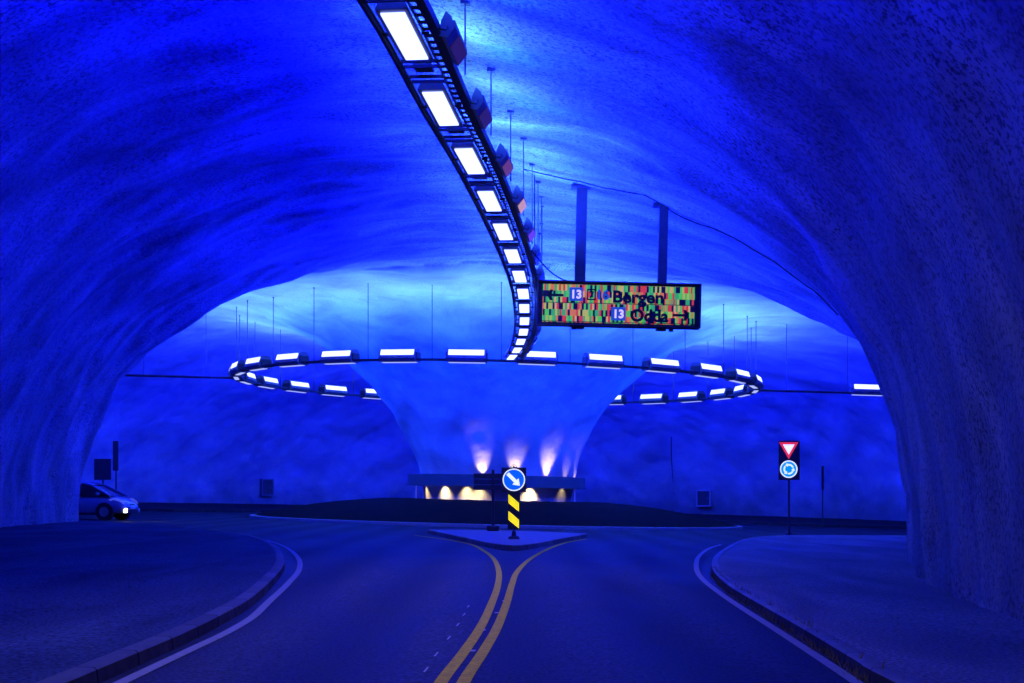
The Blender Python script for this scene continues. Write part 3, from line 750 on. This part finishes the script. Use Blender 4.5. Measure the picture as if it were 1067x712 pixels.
vm = empty('message_sign', (VXc, VY, VZ+G(VXc)), label='wide electronic message sign with multicoloured pixels naming Bergen and Odda', cat='message sign')
vm.rotation_euler = (0, math.atan(-SLOPE), 0)
MB().box((0, .16, VH/2), (VW, .3, VH), None, .015).build('cabinet', M['black'], vm)
def led_material():
    m, nt, b, N, L = mat('led_pixels')
    tc = N('ShaderNodeTexCoord'); sp = N('ShaderNodeSeparateXYZ'); L(tc.outputs['Object'], sp.inputs[0])
    def math_(op, a, bb=None):
        q = N('ShaderNodeMath'); q.operation = op
        (L(a, q.inputs[0]) if not isinstance(a, (int, float)) else q.inputs[0].__setattr__('default_value', a))
        if bb is not None: (L(bb, q.inputs[1]) if not isinstance(bb, (int, float)) else q.inputs[1].__setattr__('default_value', bb))
        return q.outputs[0]
    z6 = math_('FLOOR', math_('MULTIPLY', sp.outputs[2], 6/.84))
    # uneven column widths: a finer grid jittered per row
    xx = math_('ADD', math_('MULTIPLY', sp.outputs[0], 1/.047), math_('MULTIPLY', z6, .37))
    cx = math_('FLOOR', xx)
    cmb = N('ShaderNodeCombineXYZ'); L(cx, cmb.inputs[0]); L(z6, cmb.inputs[1])
    wn = N('ShaderNodeTexWhiteNoise'); wn.noise_dimensions = '2D'; L(cmb.outputs[0], wn.inputs['Vector'])
    cr = N('ShaderNodeValToRGB'); cr.color_ramp.interpolation = 'CONSTANT'
    cols = [(0, (.95, .07, .04)), (.20, (1, .28, .08)), (.32, (.12, .85, .12)), (.50, (.7, .75, .12)), (.58, (.002, .002, .03)), (.80, (.06, .6, .2)), (.94, (1, .6, .25))]
    cr.color_ramp.elements[0].color = cols[0][1]+(1,); cr.color_ramp.elements[1].position = cols[1][0]; cr.color_ramp.elements[1].color = cols[1][1]+(1,)
    for p_, c_ in cols[2:]:
        el = cr.color_ramp.elements.new(p_); el.color = c_+(1,)
    L(wn.outputs['Value'], cr.inputs[0])
    # dark seams between lamp rows
    fz = math_('FRACT', math_('MULTIPLY', sp.outputs[2], 2/.84))
    seam = math_('LESS_THAN', math_('ABSOLUTE', math_('SUBTRACT', fz, .03)), .018)
    fx = math_('FRACT', math_('MULTIPLY', sp.outputs[0], 1/.026)); dotx = math_('GREATER_THAN', fx, .12)
    keep = math_('MULTIPLY', math_('SUBTRACT', 1.0, seam), dotx)
    L(cr.outputs[0], b.inputs['Emission Color'])
    st_ = math_('MULTIPLY', keep, .62); L(st_, b.inputs['Emission Strength'])
    b.inputs['Base Color'].default_value = (.01, .01, .01, 1); b.inputs['Roughness'].default_value = .6
    return m
mb = MB(); mb.box((0, 0, 0), (3.42, .01, .86)); o = mb.build('led_screen', led_material(), vm); o.location = (-.01, .002, .5)
fr = MB()
for zc, hh in ((.985, .03), (.015, .03)): fr.box((0, -.03, zc), (VW, .08, hh))
for xc in (-VW/2+.015, VW/2-.015): fr.box((xc, -.03, .5), (.03, .08, .94))
fr.build('frame', M['dark'], vm)
ink = simple('unlit_pixels', (.006, .006, .01), .6)
def px(x): return (x-644)/1482*VY       # sign-local x from the measured column
def pz(y): return (342-y)/1482*VY-.0
row1, row2 = .555, .135
text_mesh('lettering', 'Bergen', .37, (px(637.5), -.016, .545), ink, vm, fit=1.14)
text_mesh('lettering', 'Odda', .38, (px(656), -.016, .13), ink, vm, fit=.86)
def arrow(x0, x1, z, right):
    mb = MB(); s = 1 if right else -1
    tip = x1 if right else x0; tail = x0 if right else x1
    pts = [(tail, z-.028), (tip-s*.1, z-.028), (tip-s*.13, z-.12), (tip-s*.06, z-.12), (tip, z), (tip-s*.06, z+.12), (tip-s*.13, z+.12), (tip-s*.1, z+.028), (tail, z+.028)]
    mb.prism(pts, .006, lambda u, v, w: Vector((u, -.018+w, v))); return mb.build('arrow', ink, vm)
arrow(px(569), px(586), row1+.12, False); arrow(px(700), px(717), row2+.15, True)
bluep = glow('blue_pixels', (.02, .10, .65), .6, (.01, .02, .1)); palep = glow('pale_pixels', (.62, .5, 1.0), 1.1)
cyanp = glow('cyan_pixels', (.3, .8, 1.0), .9)
def shield(x0, x1, z, txt):
    MB().box(((x0+x1)/2, -.014, z+.15), (x1-x0, .012, .3)).build('route_shield', bluep, vm)
    text_mesh('route_number', txt, .26, ((x0+x1)/2, -.024, z+.06), palep, vm, align='CENTER')
shield(px(592), px(606), row1, '13')
shield(px(636), px(651), row2, '13')
mb = MB()
for dx, dz, w, h in ((0, .11, .2, .03), (0, -.11, .2, .03), (-.085, 0, .03, .25), (.085, 0, .03, .25)): mb.box((px(615)+dx, -.014, row1+.15+dz), (w, .012, h))
mb.build('shield_outline', ink, vm)
text_mesh('route_number', '7', .2, (px(615), -.016, row1+.08), ink, vm, align='CENTER')
text_mesh('route_number', '16', .3, (px(626.5), -.014, row1+.05), bluep, vm, align='CENTER')
for x in (px(603), px(689)):
    for yy in (.16,):
        zt = ceil_z(VXc+x, VY+yy)-vm.location.z-G(x)
        p = MB(); p.box((x, .16, (VH+zt)/2), (.2 if x > 0 else .24, .16, zt-VH+.1)); pp = p.build('post', M['postblue'], vm)
        MB().box((x, .16, zt-.03), (.5, .34, .05)).build('mounting_plate', M['dark'], pp)
        MB().box((x, .16, -.03), (.22, .2, .05)).build('lower_bracket', M['dark'], vm)
for x in (px(595), px(697)): MB().tube((x, .1, -.05), (x+.1, .1, -.05), .03, 8).build('cable_gland', M['black'], vm)

# cable clipped across the vault above the sign, and the lead from rail to sign
pts = []
for x in np.linspace(.25, 7.2, 40): pts.append((x, 31.4, ceil_z(x, 31.4)-.05-.03*abs(math.sin(x*2.1))))
c, _ = rail_pt(31.4, .5); pts = [(c.x, 31.4, RZ+.2+G(c.x)), (c.x, 31.4, pts[0][2]-.15)]+pts
o = MB().path(pts, .014, 6).build('ceiling_cable', M['black']); props(o, label='thin black cable clipped across the vault above the message sign', cat='cable')
c, _ = rail_pt(31, .45); a = Vector((c.x, 31, RZ+.02+G(c.x))); b_ = Vector((VXc+px(598), VY+.1, VZ+VH+G(VXc)))
pts = [a+(b_-a)*t+Vector((0, 0, -.16*math.sin(math.pi*t))) for t in np.linspace(0, 1, 14)]
o = MB().path(pts, .016, 6).build('sign_cable', M['black']); props(o, label='short sagging cable from the overhead rail to the message sign', cat='cable')

# ------------------------------------------------------------------ traffic signs
def lit(name, col, s=1.0): return glow(name, col, s, tuple(min(1, c) for c in col))
sb = lit('lit_sign_blue', (.0, .11, .80), .95); sw = lit('lit_sign_white', (.85, .92, 1.0), 1.0); sc_ = lit('lit_sign_cyan', (.0, .27, .62), 1.0)
sr = lit('lit_sign_red', (.75, .03, .05), .9); sy = lit('lit_sign_yellow', (.95, .78, .0), 1.0)
def disc(r, n=40): return [(r*math.cos(2*math.pi*k/n), r*math.sin(2*math.pi*k/n)) for k in range(n)]
def plate(name, poly, m, parent, y, th=.01, dx=0, dz=0, hole=None):
    mb = MB(); mb.prism([(u+dx, v+dz) for u, v in poly], th, lambda u, v, w: Vector((u, y+w, v))); return mb.build(name, m, parent)
def annulus(name, r0, r1, m, parent, y, dz, a0=0, a1=360, n=40):
    mb = MB(); rows = []
    full = a1-a0 >= 360
    for k in range(n if full else n+1):
        a = R(a0+(a1-a0)*k/n); rows.append([mb.bm.verts.new((r*math.cos(a), yy, r*math.sin(a)+dz)) for r, yy in ((r0, y), (r1, y), (r1, y+.006), (r0, y+.006))])
    for i in range(n):
        A, B = rows[i], rows[(i+1) % len(rows)]
        for k in range(4): mb.bm.faces.new((A[k], A[(k+1) % 4], B[(k+1) % 4], B[k]))
    if not full: mb.bm.faces.new(rows[0]); mb.bm.faces.new(rows[-1][::-1])
    return mb.build(name, m, parent)
kx, ky = .05, 38.0
ks = empty('keep_right_sign', (kx, ky, .13+G(kx)), label='lit round blue sign with white arrow pointing down right, on the splitter island', cat='traffic sign')
ks.rotation_euler = (0, 0, 0)
cz = 1.58
MB().tube((0, .07, 0), (0, .07, 1.95), .03, 10).build('pole', M['steel'], ks)
bs = MB(); bs.tube((0, .07, -.01), (0, .07, .07), .17, 18, .13); bs.tube((0, .07, .07), (0, .07, .2), .07, 14, .05); bs.build('foot', M['dark'], ks)
MB().box((.0, .035, cz), (.66, .05, .66), None, .012).build('backing_plate', M['dark'], ks)
MB().path([(-.08, .03, cz+.33), (-.05, .03, cz+.39), (0, .03, cz+.41), (.05, .03, cz+.39), (.08, .03, cz+.33)], .012, 6).build('lifting_loop', M['steel'], ks)
plate('sign_face', disc(.295), sb, ks, -.004, .012, 0, cz)
annulus('rim', .272, .3, sw, ks, -.011, cz)
q = Matrix.Rotation(R(-45), 2)
ap = [(-.235, .047), (.06, .047), (.06, .12), (.225, 0), (.06, -.12), (.06, -.047), (-.235, -.047)]
ap = [((q@Vector(p)).x, (q@Vector(p)).y) for p in ap]
plate('arrow', ap, sw, ks, -.013, .008, 0, cz)
mk = MB(); mk.box((0, .02, .755), (.33, .035, .99), None, .006); mk.build('marker_board', M['black'], ks)
for zb in (.98, .53):
    # yellow bands falling to the right
    plate('yellow_band', [(-.145, zb+.22), (-.145, zb-.02), (.135, zb-.25), (.135, zb-.02)], sy, ks, -.004, .01)

gx_, gy_ = 10.02, 51.4
gs_ = empty('give_way_sign', (gx_, gy_, .13+G(gx_)), label='tall post with lit red triangle sign above a round blue roundabout sign', cat='traffic sign')
MB().tube((0, .06, 0), (0, .06, 3.3), .038, 10).build('pole', M['dark'], gs_)
MB().tube((0, .06, -.01), (0, .06, .06), .12, 14, .1).build('foot', M['dark'], gs_)
MB().box((0, .03, 2.68), (.76, .05, 1.42), None, .012).build('backing_plate', M['dark'], gs_)
tri = lambda s: [(-.5*s, .289*s), (.5*s, .289*s), (0, -.577*s)]
plate('red_triangle', tri(.70), sr, gs_, -.004, .012, -.02, 3.13)
plate('white_triangle', tri(.42), sw, gs_, -.012, .01, -.02, 3.13)
plate('sign_face', disc(.31), sc_, gs_, -.004, .012, -.02, 2.36)
annulus('rim', .275, .315, sw, gs_, -.012, 2.36).location = (-.02, 0, 0)
for k in range(3):
    an = annulus('circling_arrow', .135, .19, sw, gs_, -.014, 2.36, 120*k+20, 120*k+105, 12); an.location = (-.02, 0, 0)
    a = R(120*k+105); c0 = Vector((.1625*math.cos(a), .1625*math.sin(a))); tg = Vector((-math.sin(a), math.cos(a))); rd = Vector((math.cos(a), math.sin(a)))
    pts = [c0+rd*.07, c0+tg*.085, c0-rd*.07]
    plate('arrow_head', [(p.x, p.y) for p in pts], sw, gs_, -.0145, .007, -.02, 2.36)

# direction board seen from behind, on the far side of the splitter island
dx_, dy_ = -.62, 46.6
db = empty('direction_board', (dx_, dy_, .13+G(dx_)), label='dark slatted direction board seen from behind, on a post behind the round blue sign', cat='traffic sign')
MB().tube((0, 0, 0), (0, 0, 2.0), .05, 10).build('pole', M['dark'], db)
MB().box((.55, -.07, 1.12), (.05, .05, 0.0001+.9)).build('rear_strut', M['dark'], db)
for i in range(3): MB().box((.22, -.02, 1.42+i*.185), (1.72, .05, .165), None, .01).build('slat', M['dark'], db)
bs = MB(); bs.box((0, .05, .09), (.42, .4, .18), None, .04); bs.build('foot_block', M['dark'], db)

# poles and boards in the dark at the left, delineator at the right
def sign_board(name, x, y, z0, z1, w, th, label, rz=0, pole_off=0):
    t = empty(name, (x, y, G(x)+.02), rz, label=label, cat='sign board')
    MB().tube((pole_off, .06, 0), (pole_off, .06, z1-.05), .035, 8).build('pole', M['dark'], t)
    MB().box((0, 0, (z0+z1)/2), (w, th, z1-z0), None, .012).build('board', M['postblue'], t)
    MB().box((0, .03, (z0+z1)/2), (w*.6, .05, .06)).build('clamp', M['dark'], t)
    return t
sign_board('sign_board', -17.5, 60.8, 1.55, 2.45, .72, .06, 'dark square board on a post above the roof of the car at the left')
sign_board('sign_board', -18.0, 64.6, 2.0, 3.35, .24, .1, 'tall narrow dark board on a post against the left wall')
t = empty('marker_post', (16.6, 76, .15+G(16.6)), label='thin dark marker post standing before the far wall at the right', cat='post')
MB().tube((0, 0, 0), (0, 0, 1.9), .04, 8).build('pole', M['dark'], t)
MB().box((0, 0, 2.5), (.13, .08, 1.3), None, .02).build('sleeve', M['black'], t)

# hatches in the far wall
def hatch(slope_, z0, h, w, label, frame_m):
    # walk along the plan ray until the rock is met at mid-height
    y = 84.0
    while y < 100 and F(np.array([slope_*y]), np.array([y]), np.array([z0+h/2]))[0] < 0: y += .05
    x = slope_*y; d = Vector((x-CX, y-CY)).normalized(); p = Vector((x, y))-d*.16
    t = empty('wall_hatch', (p.x, p.y, z0+G(p.x)), math.atan2(-d.x, d.y), label=label, cat='hatch')
    mb = MB()
    for dx, dz, a, b in ((0, .04, w, .08), (0, h-.04, w, .08), (-w/2+.04, h/2, .08, h-.16), (w/2-.04, h/2, .08, h-.16)): mb.box((dx, .1, dz), (a, .5, b))
    mb.build('frame', frame_m, t)
    MB().box((0, .14, h/2), (w-.16, .4, h-.16)).build('door', M['dark'], t)
    MB().box((w*.25, -.07, h*.5), (.03, .03, .16)).build('handle', M['steel'], t)
palef = simple('pale_hatch_frame', (.4, .4, .4), .6)
hatch(-.173, .95, 1.1, .85, 'dark rectangular hatch in the far wall at the left', M['housing'])
hatch(.1357, .92, 1.08, 1.0, 'square hatch with a pale frame in the far wall at the right', palef)
# a drain pipe / crack line down the far wall
y = 84.0
pts = []
for z in np.linspace(.4, 5.4, 24):
    y = 84.0
    while F(np.array([.1127*y]), np.array([y]), np.array([z]))[0] < 0: y += .04
    pts.append((.1127*y+.08*math.sin(z), y-.03, z+G(.1127*y)))
o = MB().path(pts, .03, 6).build('wall_pipe', M['dark']); props(o, label='thin dark pipe running down the far wall left of the pale framed hatch', cat='pipe')

# ------------------------------------------------------------------ the car
car = empty('car', (-16.63, 54.9, G(-16.7)), R(-8.6), label='silver blue compact hatchback coming out from behind the left wall, fog lamp lit', cat='car')
paint = simple('car_paint', (.20, .24, .32), .25, .35, vary=.03); paint.node_tree.nodes['Principled BSDF'].inputs['Coat Weight'].default_value = .6
glass = simple('car_glass', (.01, .012, .015), .06, vary=.0); trim = simple('car_trim', (.02, .02, .02), .5)
car.scale = (.95, .95, .95); car.location.x += .1
# body: lofted sections; local +X is forward
stn = [(-2.12, .42, .80, .66), (-2.05, .30, .98, .78), (-1.8, .24, 1.03, .86), (-1.25, .22, 1.02, .89), (-.4, .2, .98, .89), (.4, .2, .96, .89), (.95, .2, .97, .885), (1.3, .22, .95, .875), (1.65, .22, .88, .85), (1.9, .24, .76, .79), (2.03, .28, .64, .70), (2.1, .34, .52, .60)]
mb = MB(); rows = []
for x, zb, zt, w in stn:
    h = zt-zb; half = [(0, zb), (w*.8, zb), (w*.97, zb+.1*h), (w, zb+.35*h), (w*.985, zb+.62*h), (w*.94, zb+.84*h), (w*.82, zb+.95*h), (w*.5, zt), (0, zt+.012)]
    pts = half+[(-a, b) for a, b in half[-2:0:-1]]
    rows.append([mb.bm.verts.new((x, a, b)) for a, b in pts])
for A, B in zip(rows, rows[1:]):
    for k in range(len(A)): mb.bm.faces.new((A[k], A[(k+1) % len(A)], B[(k+1) % len(A)], B[k]))
mb.bm.faces.new(rows[0]); mb.bm.faces.new(rows[-1][::-1])
mb.build('body', paint, car, angle=55)
gs2 = [(1.45, .93, .935, .76), (1.05, .93, 1.15, .74), (.62, .93, 1.38, .70), (.3, .93, 1.46, .67), (-.3, .93, 1.50, .66), (-1.0, .93, 1.47, .65), (-1.55, .93, 1.36, .63), (-1.85, .93, 1.12, .68), (-2.0, .93, .96, .70)]
mb = MB(); rows = []
for x, zb, zt, w in gs2:
    f = (zt-.93)/.57; wt = .82-(.82-.62)*max(0, min(1, f)); half = [(0, zb), (.82, zb), (wt+.03, zt-.05*f), (wt-.06, zt), (0, zt+.02)]
    rows.append([mb.bm.verts.new((x, a, b)) for a, b in half+[(-a, b) for a, b in half[-2:0:-1]]])
for A, B in zip(rows, rows[1:]):
    for k in range(len(A)): mb.bm.faces.new((A[k], A[(k+1) % len(A)], B[(k+1) % len(A)], B[k]))
mb.bm.faces.new(rows[0]); mb.bm.faces.new(rows[-1][::-1])
mb.build('windows', glass, car, angle=45)
mb = MB(); rows = []
for x, zt, w in [(.66, 1.375, .60), (.3, 1.475, .63), (-.3, 1.515, .63), (-1.0, 1.485, .62), (-1.55, 1.375, .6), (-1.7, 1.31, .58)]:
    rows.append([mb.bm.verts.new((x, a, b)) for a, b in ((-w-.03, zt-.05), (-w+.06, zt+.006), (0, zt+.026), (w-.06, zt+.006), (w+.03, zt-.05))])
for A, B in zip(rows, rows[1:]):
    for k in range(4): mb.bm.faces.new((A[k], A[k+1], B[k+1], B[k]))
rf = up(mb.build('roof', paint, car, smooth=True))
for s in (-1, 1):
    MB().path([(1.5, s*.80, .93), (1.1, s*.76, 1.14), (.66, s*.665, 1.36), (.3, s*.645, 1.45)], .035, 6).build('windscreen_pillar', paint, car)
    MB().path([(.25, s*.66, 1.45), (.2, s*.83, .95)], .03, 6).build('door_pillar', trim, car)
    m_ = MB(); m_.box((1.05, s*.97, 1.02), (.12, .18, .12), None, .03); m_.build('mirror', paint, car)
    MB().box((-.2, s*.893, .80), (.16, .02, .03), None, .008).build('door_handle', paint, car)
    MB().box((0, s*.885, .23), (2.0, .04, .08)).build('sill', trim, car)
    hl = MB(); hl.prism([(1.55, .80), (1.78, .86), (1.98, .74), (2.05, .62), (1.92, .60), (1.7, .70)], .05, lambda u, v, w: Vector((u-.12*(w/.05), s*(.80-(u-1.55)*.28+w), v))); hl.build('headlight', simple('headlight_glass', (.75, .8, .85), .1, emis=(.35, .5, 1), es=.12), car)
    fg = MB(); fg.tube((2.02, s*.62, .36), (2.11, s*.62, .36), .085, 14); fg.build('fog_lamp', glow('lit_fog_lamp', (.85, .9, 1), 14) if s < 0 else simple('fog_lamp_glass', (.5, .55, .6), .1), car)
    for xw in (1.28, -1.3):
        w_ = MB().tube((xw, s*.70, .315), (xw, s*.905, .315), .36, 30).build('wheel_arch', trim, car)
        wh = MB().tube((xw, s*.69, .31), (xw, s*.91, .31), .31, 30).build('wheel', M['black'], car)
        MB().tube((xw, s*.86, .31), (xw, s*.925, .31), .2, 20).build('rim', simple('wheel_rim', (.25, .26, .28), .4, .6), wh)
MB().box((2.09, 0, .33), (.06, 1.0, .16), None, .02).build('lower_grille', trim, car)
MB().box((2.1, 0, .47), (.04, .52, .11), None, .005).build('number_plate', simple('number_plate_white', (.7, .7, .7), .5), car)
MB().box((2.085, 0, .60), (.03, .34, .05), None, .01).build('grille_badge_bar', trim, car)
MB().box((1.15, -.3, .965), (.5, .02, .02), Matrix.Rotation(R(35), 3, 'Z')).build('wiper', trim, car)
l = bpy.data.lights.new('car_fog_light', 'SPOT'); l.energy = 120; l.color = (.8, .88, 1); l.spot_size = R(70); l.spot_blend = .8; l.shadow_soft_size = .05
o = bpy.data.objects.new('car_fog_light', l); COL.objects.link(o); cm = Matrix.Translation(car.location) @ Matrix.Rotation(R(-8.6), 4, 'Z')
o.location = cm @ Vector((2.15, -.62, .36)); o.rotation_euler = (cm.to_3x3() @ Vector((1, 0, -.12))).to_track_quat('-Z', 'Y').to_euler()

# dipped headlamps of the vehicle the picture is taken from
for s in (-.6, .6):
    l = bpy.data.lights.new('vehicle_headlamp', 'SPOT'); l.energy = 170; l.color = (1, .9, .78); l.spot_size = R(70); l.spot_blend = 1; l.shadow_soft_size = .06
    o = bpy.data.objects.new('vehicle_headlamp', l); COL.objects.link(o); o.location = (s, 1.4, .7)
    o.rotation_euler = Vector((0.12, 1, -.07)).to_track_quat('-Z', 'Y').to_euler()

# ------------------------------------------------------------------ world, camera, view
w = bpy.data.worlds.new('World'); SC.world = w; w.use_nodes = True
w.node_tree.nodes['Background'].inputs[0].default_value = (.0, .01, .1, 1); w.node_tree.nodes['Background'].inputs[1].default_value = .02
cam = bpy.data.cameras.new('camera'); co = bpy.data.objects.new('camera', cam); COL.objects.link(co)
co.location = (0, 0, 1.25); co.rotation_euler = (R(90), 0, 0)
cam.sensor_width = 36; cam.lens = 1482/1067*36; cam.shift_y = (518-356)/1067; cam.clip_end = 400; cam.clip_start = .05
SC.camera = co
SC.view_settings.view_transform = 'Standard'; SC.view_settings.look = 'None'; SC.view_settings.exposure = 0; SC.view_settings.gamma = 1
SC.cycles.use_denoising = True; SC.cycles.max_bounces = 6; SC.cycles.diffuse_bounces = 4; SC.cycles.sample_clamp_indirect = 4
SC.cycles.use_light_tree = True
